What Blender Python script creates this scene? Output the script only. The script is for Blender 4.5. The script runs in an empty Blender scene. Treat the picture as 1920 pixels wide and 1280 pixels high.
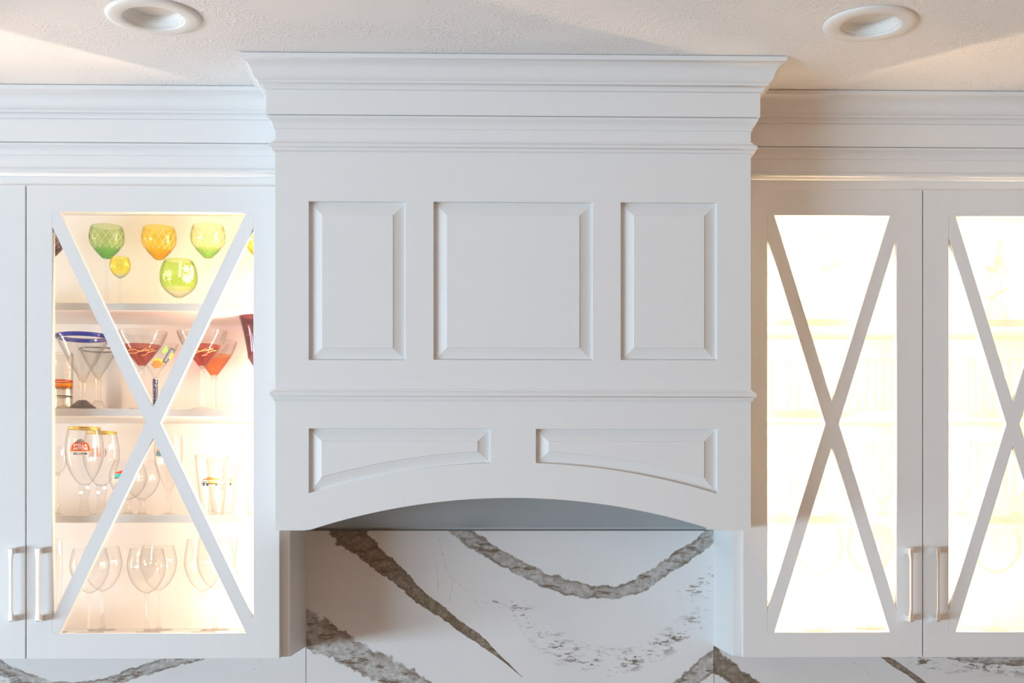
import bpy, bmesh, math, random
import numpy as np
from mathutils import Vector
from mathutils.geometry import tessellate_polygon

random.seed(7)
sc = bpy.context.scene
C = sc.collection

# ------------------------------------------------------------------ camera
F_PX, PX0, PY0 = 2470.0, 972.0, 992.0          # focal length and principal point of the photograph
YAW = math.atan(0.021)
CAMZ = 1.70
cam_data = bpy.data.cameras.new('camera')
cam_data.sensor_width = 36.0
cam_data.lens = 36.0 * F_PX / 1920.0
cam_data.shift_x = -(PX0 - 960.0) / 1920.0
cam_data.shift_y = (PY0 - 640.0) / 1920.0
cam_data.clip_start = 0.05
cam = bpy.data.objects.new('camera', cam_data)
cam.location = (0, 0, CAMZ)
cam.rotation_euler = (math.pi / 2, 0, -YAW)
C.objects.link(cam)
sc.camera = cam

# ------------------------------------------------------------------ world, lights, exposure
world = bpy.data.worlds.new('world')
sc.world = world
world.use_nodes = True
bg = world.node_tree.nodes['Background']
bg.inputs[0].default_value = (1.0, 0.60, 0.34, 1)
bg.inputs[1].default_value = 0.48

def area_light(name, loc, target, sx, sy, color, power):
    l = bpy.data.lights.new(name, 'AREA')
    l.shape = 'RECTANGLE'; l.size = sx; l.size_y = sy
    l.color = color; l.energy = power
    o = bpy.data.objects.new(name, l)
    o.location = loc
    d = Vector(target) - Vector(loc)
    o.rotation_euler = d.to_track_quat('-Z', 'Y').to_euler()
    C.objects.link(o)
    return o
# daylight from the kitchen window, off to the left
area_light('window_daylight', (-7.0, -2.0, 0.6), (0.3, 3.2, 1.7), 5.2, 1.2, (0.59, 0.825, 1.0), 605)
LED_COLOR = (1.0, 0.72, 0.52)
LED_COLOR_R = (1.0, 0.71, 0.43)
LED_L, LED_R = 1080.0, 850.0

vs = sc.view_settings
vs.view_transform = 'Standard'
vs.look = 'None'
vs.gamma = 1.0
vs.use_curve_mapping = False
vs.exposure = 0.07
sc.cycles.use_denoising = True
sc.cycles.transparent_max_bounces = 40
sc.cycles.max_bounces = 10
sc.cycles.diffuse_bounces = 5

# ------------------------------------------------------------------ helpers
FWD = Vector((math.sin(YAW), math.cos(YAW), 0)); RGT = Vector((math.cos(YAW), -math.sin(YAW), 0))
def W(px, py, y):
    """measured photo position at world depth y -> (x, z)"""
    d = FWD + RGT * ((px - PX0) / F_PX) + Vector((0, 0, (PY0 - py) / F_PX))
    t = y / d.y
    return d.x * t, CAMZ + d.z * t
def WX(px, y): return W(px, PY0, y)[0]
def WZ(px, py, y): return W(px, py, y)[1]

def link(o, parent=None):
    C.objects.link(o)
    if parent: o.parent = parent
    return o
def mesh_obj(name, verts, faces, mat=None, parent=None, smooth=False, fix=True):
    me = bpy.data.meshes.new(name)
    me.from_pydata([tuple(v) for v in verts], [], faces)
    me.validate()
    if fix:
        bm = bmesh.new(); bm.from_mesh(me)
        bmesh.ops.remove_doubles(bm, verts=bm.verts, dist=1e-6)
        bmesh.ops.recalc_face_normals(bm, faces=bm.faces)
        bm.to_mesh(me); bm.free()
    if smooth:
        me.polygons.foreach_set('use_smooth', [True] * len(me.polygons))
    if mat: me.materials.append(mat)
    return link(bpy.data.objects.new(name, me), parent)
def soften(o, w=0.0012, seg=2):
    m = o.modifiers.new('bevel', 'BEVEL')
    m.width = w; m.segments = seg; m.limit_method = 'ANGLE'; m.angle_limit = math.radians(40)
    return o
def boxv(x0, x1, y0, y1, z0, z1):
    return ([(x0,y0,z0),(x1,y0,z0),(x1,y1,z0),(x0,y1,z0),(x0,y0,z1),(x1,y0,z1),(x1,y1,z1),(x0,y1,z1)],
            [(0,3,2,1),(4,5,6,7),(0,1,5,4),(1,2,6,5),(2,3,7,6),(3,0,4,7)])
def boxes(name, lst, mat, parent=None, bevel=0):
    V, Fc = [], []
    for b in lst:
        v, f = boxv(*b)
        n = len(V); V += v; Fc += [tuple(i + n for i in q) for q in f]
    o = mesh_obj(name, V, Fc, mat, parent, fix=False)
    if bevel: soften(o, bevel)
    return o
def box(name, b, mat, parent=None, bevel=0): return boxes(name, [b], mat, parent, bevel)
def plate(name, outer, holes, y0, y1, mat, parent=None, bevel=0.0, plane='y'):
    """flat board with openings; outlines are (x, z) (or (x, y) for plane z)"""
    loops = [outer] + holes
    flat = [p for l in loops for p in l]
    tris = tessellate_polygon([[Vector((p[0], p[1], 0)) for p in l] for l in loops])
    n = len(flat)
    mk = (lambda p, d: (p[0], d, p[1])) if plane == 'y' else (lambda p, d: (p[0], p[1], d))
    V = [mk(p, y0) for p in flat] + [mk(p, y1) for p in flat]
    Fc = [tuple(t) for t in tris] + [tuple(i + n for i in reversed(t)) for t in tris]
    k = 0
    for l in loops:
        m = len(l)
        for i in range(m):
            a, b = k + i, k + (i + 1) % m
            Fc.append((a, b, b + n, a + n))
        k += m
    o = mesh_obj(name, V, Fc, mat, parent)
    if bevel: soften(o, bevel)
    return o
def sweep(name, prof, path, mat, parent=None, smooth_ang=30):
    """closed section [(offset, z)] along path of functions offset -> (x, y)"""
    V = []; m = len(prof)
    for fn in path:
        V += [(*fn(o), z) for o, z in prof]
    Fc = []
    for k in range(len(path) - 1):
        for i in range(m):
            j = (i + 1) % m
            Fc.append((k*m+i, k*m+j, (k+1)*m+j, (k+1)*m+i))
    Fc.append(tuple(range(m))); Fc.append(tuple(range((len(path)-1)*m, len(path)*m)))
    o = mesh_obj(name, V, Fc, mat, parent)
    me = o.data
    me.polygons.foreach_set('use_smooth', [True] * len(me.polygons))
    bm = bmesh.new(); bm.from_mesh(me)
    for e in bm.edges:
        if len(e.link_faces) == 2 and e.calc_face_angle(0) > math.radians(smooth_ang): e.smooth = False
    bm.to_mesh(me); bm.free()
    return o
def empty(name, loc):
    o = bpy.data.objects.new(name, None); o.location = loc; o.empty_display_size = 0.05
    return link(o)
def tag(o, label, cat, group=None):
    o['label'] = label; o['category'] = cat
    if group: o['group'] = group
    return o
def spline(pts, n=5):
    """Catmull-Rom through (r, z) points"""
    P = [pts[0]] + list(pts) + [pts[-1]]
    out = []
    for i in range(1, len(P) - 2):
        a, b, c, d = P[i-1], P[i], P[i+1], P[i+2]
        for k in range(n):
            t = k / n
            out.append(tuple(0.5*((2*b[q]) + (c[q]-a[q])*t + (2*a[q]-5*b[q]+4*c[q]-d[q])*t*t + (3*b[q]-a[q]-3*c[q]+d[q])*t**3) for q in (0, 1)))
    out.append(tuple(pts[-1]))
    return [(max(r, 0), z) for r, z in out]
def lathe(name, prof, mat, parent=None, seg=40, smooth=True, closed=False, facets=None):
    V, Fc = [], []
    m = len(prof)
    for r, z in prof:
        for s in range(seg):
            a = 2*math.pi*s/seg
            V.append((r*math.cos(a), r*math.sin(a), z))
    for i in range(m if closed else m - 1):
        j = (i + 1) % m
        for s in range(seg):
            t = (s + 1) % seg
            Fc.append((i*seg+s, i*seg+t, j*seg+t, j*seg+s))
    return mesh_obj(name, V, Fc, mat, parent, smooth)

# ------------------------------------------------------------------ materials
def new_mat(name):
    m = bpy.data.materials.new(name); m.use_nodes = True
    nt = m.node_tree
    return m, nt, nt.nodes['Principled BSDF'], nt.nodes['Material Output']
def N(nt, typ, **kw):
    n = nt.nodes.new(typ)
    for k, v in kw.items(): setattr(n, k, v)
    return n
def math_n(nt, op, a, b=None, clamp=False):
    n = nt.nodes.new('ShaderNodeMath'); n.operation = op; n.use_clamp = clamp
    for i, v in enumerate((a, b)):
        if v is None: continue
        if isinstance(v, (int, float)): n.inputs[i].default_value = v
        else: nt.links.new(v, n.inputs[i])
    return n.outputs[0]
def mix_c(nt, fac, a, b):
    n = nt.nodes.new('ShaderNodeMix'); n.data_type = 'RGBA'
    for sock, v in ((n.inputs[0], fac), (n.inputs[6], a), (n.inputs[7], b)):
        if isinstance(v, (int, float)): sock.default_value = v
        elif isinstance(v, tuple): sock.default_value = (*v[:3], 1)
        else: nt.links.new(v, sock)
    return n.outputs[2]
def paint(name, col, rough=0.42, bump=0.02, spec=0.4):
    m, nt, b, out = new_mat(name)
    b.inputs['Base Color'].default_value = (*col, 1)
    b.inputs['Roughness'].default_value = rough
    b.inputs['Specular IOR Level'].default_value = spec
    tc = N(nt, 'ShaderNodeTexCoord'); no = N(nt, 'ShaderNodeTexNoise')
    no.inputs['Scale'].default_value = 160; no.inputs['Detail'].default_value = 3
    nt.links.new(tc.outputs['Object'], no.inputs['Vector'])
    bp = N(nt, 'ShaderNodeBump'); bp.inputs['Strength'].default_value = bump; bp.inputs['Distance'].default_value = 0.002
    nt.links.new(no.outputs[0], bp.inputs['Height']); nt.links.new(bp.outputs[0], b.inputs['Normal'])
    return m
M_PAINT = paint('cabinet_paint', (0.80, 0.80, 0.80))
M_INNER = paint('cabinet_interior', (0.665, 0.66, 0.65), 0.5)
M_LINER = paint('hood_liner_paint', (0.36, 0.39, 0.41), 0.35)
M_TRIM = paint('light_trim', (0.84, 0.83, 0.82), 0.4)
M_LENS = paint('light_lens', (0.80, 0.78, 0.76), 0.55)
M_WALL = paint('wall_paint', (0.75, 0.74, 0.72), 0.6)
M_FLOOR = paint('floor_wood', (0.42, 0.36, 0.30), 0.5)

def ceiling_mat():
    m, nt, b, out = new_mat('textured_ceiling')
    b.inputs['Base Color'].default_value = (0.90, 0.885, 0.885, 1)
    b.inputs['Roughness'].default_value = 0.85
    tc = N(nt, 'ShaderNodeTexCoord')
    wn = N(nt, 'ShaderNodeTexNoise'); wn.inputs['Scale'].default_value = 9; wn.inputs['Detail'].default_value = 2
    nt.links.new(tc.outputs['Object'], wn.inputs['Vector'])
    mp = N(nt, 'ShaderNodeVectorMath', operation='MULTIPLY_ADD')
    nt.links.new(wn.outputs['Color'], mp.inputs[0]); mp.inputs[1].default_value = (0.25, 0.25, 0.25)
    nt.links.new(tc.outputs['Object'], mp.inputs[2])
    n1 = N(nt, 'ShaderNodeTexNoise'); n1.inputs['Scale'].default_value = 55; n1.inputs['Detail'].default_value = 1.5
    nt.links.new(mp.outputs[0], n1.inputs['Vector'])
    # ridged strokes: |noise - .5| small -> raised edge
    r = math_n(nt, 'ABSOLUTE', math_n(nt, 'SUBTRACT', n1.outputs[0], 0.5))
    ridge = math_n(nt, 'SUBTRACT', 1.0, math_n(nt, 'MULTIPLY', r, 14.0), True)
    n2 = N(nt, 'ShaderNodeTexNoise'); n2.inputs['Scale'].default_value = 7; n2.inputs['Detail'].default_value = 2
    nt.links.new(tc.outputs['Object'], n2.inputs['Vector'])
    msk = math_n(nt, 'MULTIPLY', math_n(nt, 'SUBTRACT', n2.outputs[0], 0.38), 5.0, True)
    h = math_n(nt, 'MULTIPLY', ridge, msk)
    bp = N(nt, 'ShaderNodeBump'); bp.inputs['Strength'].default_value = 0.30; bp.inputs['Distance'].default_value = 0.003
    nt.links.new(h, bp.inputs['Height']); nt.links.new(bp.outputs[0], b.inputs['Normal'])
    return m
M_CEIL = ceiling_mat()

def metal(name, col, rough):
    m, nt, b, out = new_mat(name)
    b.inputs['Base Color'].default_value = (*col, 1); b.inputs['Metallic'].default_value = 1
    tc = N(nt, 'ShaderNodeTexCoord'); no = N(nt, 'ShaderNodeTexNoise'); no.inputs['Scale'].default_value = 1500
    nt.links.new(tc.outputs['Object'], no.inputs['Vector'])
    nt.links.new(math_n(nt, 'ADD', math_n(nt, 'MULTIPLY', no.outputs[0], 0.04), rough - 0.02), b.inputs['Roughness'])
    return m
M_NICKEL = metal('satin_nickel', (0.90, 0.89, 0.88), 0.42)
M_GOLD = metal('gold_rim', (0.85, 0.60, 0.16), 0.25)

def emit(name, col, s):
    m = bpy.data.materials.new(name); m.use_nodes = True
    nt = m.node_tree; nt.nodes.remove(nt.nodes['Principled BSDF'])
    e = N(nt, 'ShaderNodeEmission'); e.inputs[0].default_value = (*col, 1); e.inputs[1].default_value = s
    nt.links.new(e.outputs[0], nt.nodes['Material Output'].inputs[0])
    return m
M_LED_L = emit('led_tape', LED_COLOR, LED_L)
M_LED_R = emit('led_tape_bright', LED_COLOR_R, LED_R)

M_LED_LF = emit('led_bar', LED_COLOR, LED_L * 0.18)
M_LED_RF = emit('led_bar_bright', LED_COLOR_R, LED_R * 0.06)
M_LED_RC = emit('led_bar_added', LED_COLOR_R, LED_R * 0.15)  # added centre bar, throws extra warm light onto the hood side

def flat(name, col, rough=0.5):
    m, nt, b, out = new_mat(name)
    b.inputs['Base Color'].default_value = (*col, 1); b.inputs['Roughness'].default_value = rough
    return m
def thin_glass(name, tint=(0.985, 0.985, 0.98), edge=(0.72, 0.71, 0.68), pattern=None, refl=1.0, rough=0.03, power=3.0):
    """clear or tinted glass wall: transmission tinted by path length, reflection by Schlick's term"""
    m = bpy.data.materials.new(name); m.use_nodes = True
    nt = m.node_tree; nt.nodes.remove(nt.nodes['Principled BSDF'])
    lw = N(nt, 'ShaderNodeLayerWeight'); lw.inputs[0].default_value = 0.5
    f = lw.outputs['Facing']
    t, e = tint, edge
    if pattern: t, e = pattern(nt, tint, edge)
    col = mix_c(nt, math_n(nt, 'POWER', f, power), t, e)
    tr = N(nt, 'ShaderNodeBsdfTransparent'); nt.links.new(col, tr.inputs[0])
    gl = N(nt, 'ShaderNodeBsdfGlossy'); gl.inputs['Roughness'].default_value = rough
    fr = math_n(nt, 'ADD', math_n(nt, 'MULTIPLY', math_n(nt, 'POWER', f, 5.0), 0.8*refl), 0.04*refl, True)
    mx = N(nt, 'ShaderNodeMixShader')
    nt.links.new(fr, mx.inputs[0]); nt.links.new(tr.outputs[0], mx.inputs[1]); nt.links.new(gl.outputs[0], mx.inputs[2])
    nt.links.new(mx.outputs[0], nt.nodes['Material Output'].inputs[0])
    return m
M_PANE = thin_glass('door_glass', (0.99, 0.99, 0.985), (0.95, 0.96, 0.95), refl=0.7)
M_CLEAR = thin_glass('clear_glass', (0.996, 0.995, 0.993), (0.90, 0.89, 0.87), power=4.5)
M_STEM = thin_glass('clear_glass_solid', (0.99, 0.988, 0.98), (0.72, 0.70, 0.66), refl=1.4, power=3.5)
M_GREYGLASS = thin_glass('grey_bubble_glass', (0.965, 0.963, 0.95), (0.74, 0.74, 0.70), refl=1.5)
M_GREYFOOT = thin_glass('grey_glass_foot', (0.42, 0.41, 0.42), (0.2, 0.2, 0.22), refl=1.5)
M_BLUERIM = thin_glass('cobalt_glass_rim', (0.12, 0.14, 0.62), (0.03, 0.03, 0.25), refl=1.5)

def cut_pattern(zlo, zhi, k, zs, dark):
    """diamond cuts through a coloured overlay: bare glass along the cuts, deeper colour at the base"""
    def fn(nt, tint, edge):
        tc = N(nt, 'ShaderNodeTexCoord'); sp = N(nt, 'ShaderNodeSeparateXYZ'); nt.links.new(tc.outputs['Object'], sp.inputs[0])
        ang = math_n(nt, 'MULTIPLY', math_n(nt, 'ARCTAN2', sp.outputs[1], sp.outputs[0]), k / (2*math.pi))
        z = math_n(nt, 'MULTIPLY', math_n(nt, 'SUBTRACT', sp.outputs[2], zlo), zs)
        lines = None
        for op in ('ADD', 'SUBTRACT'):
            v = math_n(nt, op, ang, z)
            fr = math_n(nt, 'ABSOLUTE', math_n(nt, 'SUBTRACT', math_n(nt, 'FRACT', math_n(nt, 'ADD', v, 50.0)), 0.5))
            l = math_n(nt, 'MULTIPLY', math_n(nt, 'SUBTRACT', fr, 0.385), 25.0, True)
            lines = l if lines is None else math_n(nt, 'MAXIMUM', lines, l)
        a = math_n(nt, 'GREATER_THAN', sp.outputs[2], zlo); b = math_n(nt, 'LESS_THAN', sp.outputs[2], zhi)
        msk = math_n(nt, 'MULTIPLY', math_n(nt, 'MULTIPLY', lines, math_n(nt, 'MULTIPLY', a, b)), 0.0)
        low = math_n(nt, 'MULTIPLY', math_n(nt, 'SUBTRACT', zlo + 0.012, sp.outputs[2]), 60.0, True)
        base = mix_c(nt, low, tint, dark)
        return mix_c(nt, msk, base, (0.985, 0.985, 0.95)), mix_c(nt, low, edge, tuple(0.62*c for c in dark))
    return fn

# ------------------------------------------------------------------ key dimensions (metres)
Y_HOOD, Y_BOX, Y_DOOR, Y_WALL = 2.94, 3.16, 3.135, 3.44
HX0, HX1 = WX(516, Y_HOOD), WX(1408, Y_HOOD)
CEIL = WZ(450, 96.5, Y_HOOD - 0.0667)
def hz(py, off=0.0, px=508): return WZ(px, py, Y_HOOD - off)
LX1 = HX0 - 0.001; RX0 = HX1 + 0.001
Z_BOX0 = WZ(541, 1231, Y_BOX)

# ------------------------------------------------------------------ setting
def structure(o): o['kind'] = 'structure'; return o
CANS = []
for px, py in ((288, 30), (1632, 44)):
    # ceiling point seen at the pixel
    b = (PY0 - py) / F_PX
    d = FWD + RGT * ((px - PX0) / F_PX)
    t = (CEIL - CAMZ) / b
    CANS.append((d.x * t, d.y * t))
def circ(cx, cy, r, n=48): return [(cx + r*math.cos(2*math.pi*i/n), cy + r*math.sin(2*math.pi*i/n)) for i in range(n)]
structure(plate('ceiling', [(-4, -2.5), (4, -2.5), (4, 3.48), (-4, 3.48)], [circ(x, y, 0.070) for x, y in CANS],
                CEIL, CEIL + 0.02, M_CEIL, plane='z'))
structure(box('floor', (-4, 4, -2.5, 3.48, -0.05, 0.0), M_FLOOR))
wall = structure(box('wall_back', (-4, 4, Y_WALL + 0.02, Y_WALL + 0.1, 0.0, CEIL), M_WALL))

# quartz backsplash: veins are carried as distances on a fine grid, coloured by the material
def marble_mat():
    m, nt, b, out = new_mat('veined_quartz')
    b.inputs['Roughness'].default_value = 0.16
    tc = N(nt, 'ShaderNodeTexCoord')
    def at(n):
        a = N(nt, 'ShaderNodeAttribute'); a.attribute_name = n; return a.outputs['Fac']
    def noise(scale, detail=4, rough=0.6):
        n = N(nt, 'ShaderNodeTexNoise'); n.inputs['Scale'].default_value = scale
        n.inputs['Detail'].default_value = detail; n.inputs['Roughness'].default_value = rough
        nt.links.new(tc.outputs['Object'], n.inputs['Vector']); return n.outputs[0]
    d, br, fine, spk = at('vein'), at('brown'), at('fine'), at('speckle')
    nz = noise(38, 5, 0.65)
    s = math_n(nt, 'ADD', d, math_n(nt, 'MULTIPLY', math_n(nt, 'SUBTRACT', nz, 0.5), 1.2))
    wav = noise(11, 3)
    s = math_n(nt, 'ADD', s, math_n(nt, 'MULTIPLY', math_n(nt, 'SUBTRACT', wav, 0.5), 0.9))
    inside = math_n(nt, 'MULTIPLY', math_n(nt, 'SUBTRACT', 1.0, s), 9.0, True)
    edge = math_n(nt, 'MULTIPLY', math_n(nt, 'SUBTRACT', 0.34, math_n(nt, 'ABSOLUTE', math_n(nt, 'SUBTRACT', s, 0.80))), 3.6, True)
    n2 = noise(70, 6, 0.7)
    core = math_n(nt, 'MULTIPLY', math_n(nt, 'SUBTRACT', n2, 0.45), 6.0, True)
    n3 = noise(4, 3)
    base = mix_c(nt, math_n(nt, 'MULTIPLY', math_n(nt, 'SUBTRACT', n3, 0.45), 2.0, True), (0.80, 0.79, 0.79), (0.72, 0.72, 0.73))
    greyfill = mix_c(nt, core, (0.47, 0.455, 0.44), (0.66, 0.65, 0.65))
    brownfill = mix_c(nt, core, (0.20, 0.155, 0.115), (0.33, 0.28, 0.235))
    fill = mix_c(nt, br, greyfill, brownfill)
    n4 = noise(55, 5, 0.75)
    sm = N(nt, 'ShaderNodeMapping'); sm.inputs['Rotation'].default_value = (0, -0.6, 0); sm.inputs['Scale'].default_value = (22, 60, 80)
    nt.links.new(tc.outputs['Object'], sm.inputs['Vector'])
    n6 = N(nt, 'ShaderNodeTexNoise'); n6.inputs['Scale'].default_value = 1.0; n6.inputs['Detail'].default_value = 5; n6.inputs['Roughness'].default_value = 0.65
    nt.links.new(sm.outputs[0], n6.inputs['Vector'])
    streak = math_n(nt, 'MULTIPLY', math_n(nt, 'SUBTRACT', n6.outputs[0], 0.53), 10.0, True)
    fill = mix_c(nt, math_n(nt, 'MULTIPLY', streak, 0.8), fill, (0.13, 0.085, 0.05))
    dots = N(nt, 'ShaderNodeTexVoronoi'); dots.inputs['Scale'].default_value = 90
    nt.links.new(tc.outputs['Object'], dots.inputs['Vector'])
    dot = math_n(nt, 'MULTIPLY', math_n(nt, 'SUBTRACT', 0.16, dots.outputs['Distance']), 12.0, True)
    fill = mix_c(nt, math_n(nt, 'MULTIPLY', dot, 0.7), fill, (0.70, 0.69, 0.68))
    fill = mix_c(nt, math_n(nt, 'MULTIPLY', math_n(nt, 'MULTIPLY', edge, math_n(nt, 'MULTIPLY', math_n(nt, 'SUBTRACT', noise(20, 2), 0.38), 5.0, True)), 0.7), fill, (0.17, 0.125, 0.09))
    c = mix_c(nt, inside, base, fill)
    # speckled trails and hairlines
    st = N(nt, 'ShaderNodeMapping'); st.inputs['Scale'].default_value = (30, 60, 95); st.inputs['Rotation'].default_value = (0, 0.25, 0)
    nt.links.new(tc.outputs['Object'], st.inputs['Vector'])
    n5n = N(nt, 'ShaderNodeTexNoise'); n5n.inputs['Scale'].default_value = 1.0; n5n.inputs['Detail'].default_value = 5; n5n.inputs['Roughness'].default_value = 0.75
    nt.links.new(st.outputs[0], n5n.inputs['Vector'])
    n5 = math_n(nt, 'ADD', n5n.outputs[0], math_n(nt, 'MULTIPLY', math_n(nt, 'SUBTRACT', noise(14, 2), 0.5), 0.35))
    sp = math_n(nt, 'MULTIPLY', math_n(nt, 'SUBTRACT', n5, 0.535), 13.0, True)
    c = mix_c(nt, math_n(nt, 'MULTIPLY', sp, spk), c, (0.20, 0.165, 0.14))
    fl = math_n(nt, 'SUBTRACT', 1.0, math_n(nt, 'ABSOLUTE', math_n(nt, 'ADD', fine, math_n(nt, 'MULTIPLY', math_n(nt, 'SUBTRACT', n2, 0.5), 3.0))), True)
    fl = math_n(nt, 'MULTIPLY', fl, math_n(nt, 'MULTIPLY', n4, 0.9))
    c = mix_c(nt, fl, c, (0.25, 0.22, 0.21))
    nt.links.new(c, b.inputs['Base Color'])
    return m
M_MARBLE = marble_mat()
def poly_dist(PX, PZ, pts):
    """distance to polyline and interpolated 3rd value"""
    best = np.full(PX.shape, 1e9); val = np.zeros(PX.shape)
    for (ax, az, aw), (bx, bz, bw) in zip(pts[:-1], pts[1:]):
        dx, dz = bx-ax, bz-az
        t = np.clip(((PX-ax)*dx + (PZ-az)*dz) / (dx*dx + dz*dz), 0, 1)
        d = np.hypot(PX-ax-t*dx, PZ-az-t*dz); w = aw + (bw-aw)*t
        mk = d < best; best = np.where(mk, d, best); val = np.where(mk, w, val)
    return best, val
def slab(name, x0, x1, z0, z1, veins, fine, speckle, step=0.003):
    nx, nz = int((x1-x0)/step)+1, int((z1-z0)/step)+1
    X, Z = np.meshgrid(np.linspace(x0, x1, nx), np.linspace(z0, z1, nz))
    X = X.ravel(); Z = Z.ravel()
    vein = np.full(X.shape, 4.0); brown = np.zeros(X.shape)
    def conv(pts):
        return [(*W(p[0], p[1], Y_WALL), p[2] * Y_WALL / F_PX) for p in pts]
    for pts, bro in veins:
        d, w = poly_dist(X, Z, conv(pts)); s = d / np.maximum(w, 1e-4)
        mk = s < vein; vein = np.where(mk, s, vein); brown = np.where(mk, bro, brown)
    fn = np.full(X.shape, 9.0)
    for pts in fine:
        d, w = poly_dist(X, Z, conv([(p[0], p[1], 1.2) for p in pts])); fn = np.minimum(fn, d / w)
    sk = np.zeros(X.shape)
    for pts, _ in speckle:
        d, w = poly_dist(X, Z, conv(pts)); sk = np.maximum(sk, np.clip(1.15 - d / w, 0, 1))
    V = [(float(a), Y_WALL, float(b)) for a, b in zip(X, Z)]
    Fc = []
    for j in range(nz-1):
        r = j*nx
        Fc += [(r+i, r+i+1, r+nx+i+1, r+nx+i) for i in range(nx-1)]
    n = len(V)
    V += [(x0, Y_WALL+0.019, z0), (x1, Y_WALL+0.019, z0), (x1, Y_WALL+0.019, z1), (x0, Y_WALL+0.019, z1)]
    bl, brc, tl, trc = 0, nx-1, (nz-1)*nx, nz*nx-1
    bot = list(range(0, nx)); top = list(range(tl, nz*nx)); lef = list(range(0, nz*nx, nx)); rig = list(range(nx-1, nz*nx, nx))
    Fc += [tuple(bot[::-1] + [n, n+1]), tuple(top + [n+2, n+3]), tuple(lef + [n+3, n]), tuple(rig[::-1] + [n+1, n+2])]
    o = mesh_obj(name, V, Fc, M_MARBLE, wall, fix=False)
    for nm, arr, dv in (('vein', vein, 4), ('brown', brown, 0), ('fine', fn, 9), ('speckle', sk, 0)):
        a = o.data.attributes.new(nm, 'FLOAT', 'POINT')
        a.data.foreach_set('value', np.concatenate([arr, np.full(4, dv)]).astype(np.float32))
    return o
SX0, SX1 = WX(571.7, Y_WALL), WX(1338.7, Y_WALL)
Z_LOW = CAMZ - 0.50
Z_SPLASH = WZ(960, 994.5, Y_WALL)
slab('backsplash_slab', LX1, RX0, Z_LOW, Z_SPLASH, [
    ([(636,976,30),(662,1003,28),(702,1043,21),(746,1078,15),(785,1117,13),(824,1144,11),(864,1174,10),(899,1199,8),(925,1221,4),(951,1243,2),(980,1270,0.8)], 1.0),
    ([(850,985,15),(868,998,15),(916,1032,15),(966,1060,15),(1017,1085,14),(1065,1102,14),(1109,1110,14),(1152,1112,13),(1192,1101,13),(1240,1069,14),(1284,1041,14),(1323,1012,15),(1360,985,15)], 0.3),
    ([(540,1160,34),(575,1178,34),(640,1215,32),(700,1248,28),(760,1275,24),(830,1315,20)], 0.12),
    ([(1250,1310,16),(1300,1268,18),(1345,1235,18)], 0.1)],
    [[(800,998),(812,1035),(820,1075),(822,1110)], [(822,1005),(835,1060),(850,1092),(842,1130)], [(842,1080),(880,1110),(905,1145)],
     [(920,1125),(990,1150),(1012,1185),(1100,1215),(1185,1238)]],
    [([(915,1118,14),(985,1150,22),(1015,1190,26),(1060,1222,28),(1120,1240,28),(1180,1240,26),(1250,1205,24),(1300,1170,24),(1345,1135,26)], 1),
     ([(1290,1110,20),(1345,1075,22)], 1)])
slab('backsplash_slab', -2.1, LX1 - 0.0015, Z_LOW, Z_BOX0 + 0.01, [
    ([(-60,1215,12),(0,1250,13),(40,1271,12),(90,1286,11),(150,1289,10),(210,1277,11),(260,1259,12),(310,1244,12),(370,1228,10),(450,1205,8)], 0.05)],
    [[(470,1232),(480,1262),(500,1290)], [(484,1232),(492,1255)], [(52,1236),(58,1252)]], [([(0,1262,20),(80,1296,20)], 1)], 0.004)
slab('backsplash_slab', RX0 + 0.0015, 2.4, Z_LOW, Z_BOX0 + 0.01, [
    ([(1320,1215,22),(1350,1245,20),(1390,1275,18),(1440,1310,16)], 0.9),
    ([(1640,1222,3),(1672,1240,6),(1700,1258,5),(1735,1285,5)], 0.9),
    ([(1740,1215,12),(1830,1232,13),(1960,1238,12)], 0.0)],
    [[(1585,1236),(1620,1250),(1645,1290)], [(1500,1240),(1530,1280)]], [([(1720,1240,20),(1920,1250,20)], 1)], 0.004)

# ------------------------------------------------------------------ recessed ceiling lights
def recessed_light(x, y, label):
    root = empty('recessed_ceiling_light', (x, y, CEIL))
    tag(root, label, 'ceiling light', 'recessed ceiling lights')
    lathe('trim_ring', [(0.060, -0.004), (0.064, -0.0065), (0.085, -0.006), (0.0945, -0.003), (0.0955, -0.0005), (0.060, -0.0005)], M_TRIM, root, 64, closed=True)
    prof = []
    n = 7
    for i in range(n):                       # stepped baffle
        r = 0.0605 - 0.012 * i / n; z = -0.003 + 0.0215 * i / n
        prof += [(r, z), (r - 0.0002, z + 0.0022), (r - 0.0017, z + 0.0028)]
    o = lathe('baffle', prof + [(0.0475, 0.020), (0.066, 0.020), (0.066, 0.0)], M_TRIM, root, 64, closed=True, smooth=False)
    lathe('lens', spline([(0.0, 0.0195), (0.02, 0.0193), (0.042, 0.0188), (0.0490, 0.0185)], 3) + [(0.0490, 0.022), (0.0, 0.024)], M_LENS, root, 48)
recessed_light(*CANS[0], 'white recessed ceiling light above the cabinet of coloured glasses')
recessed_light(*CANS[1], 'white recessed ceiling light above the brightly lit narrow-door cabinet')

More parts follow.
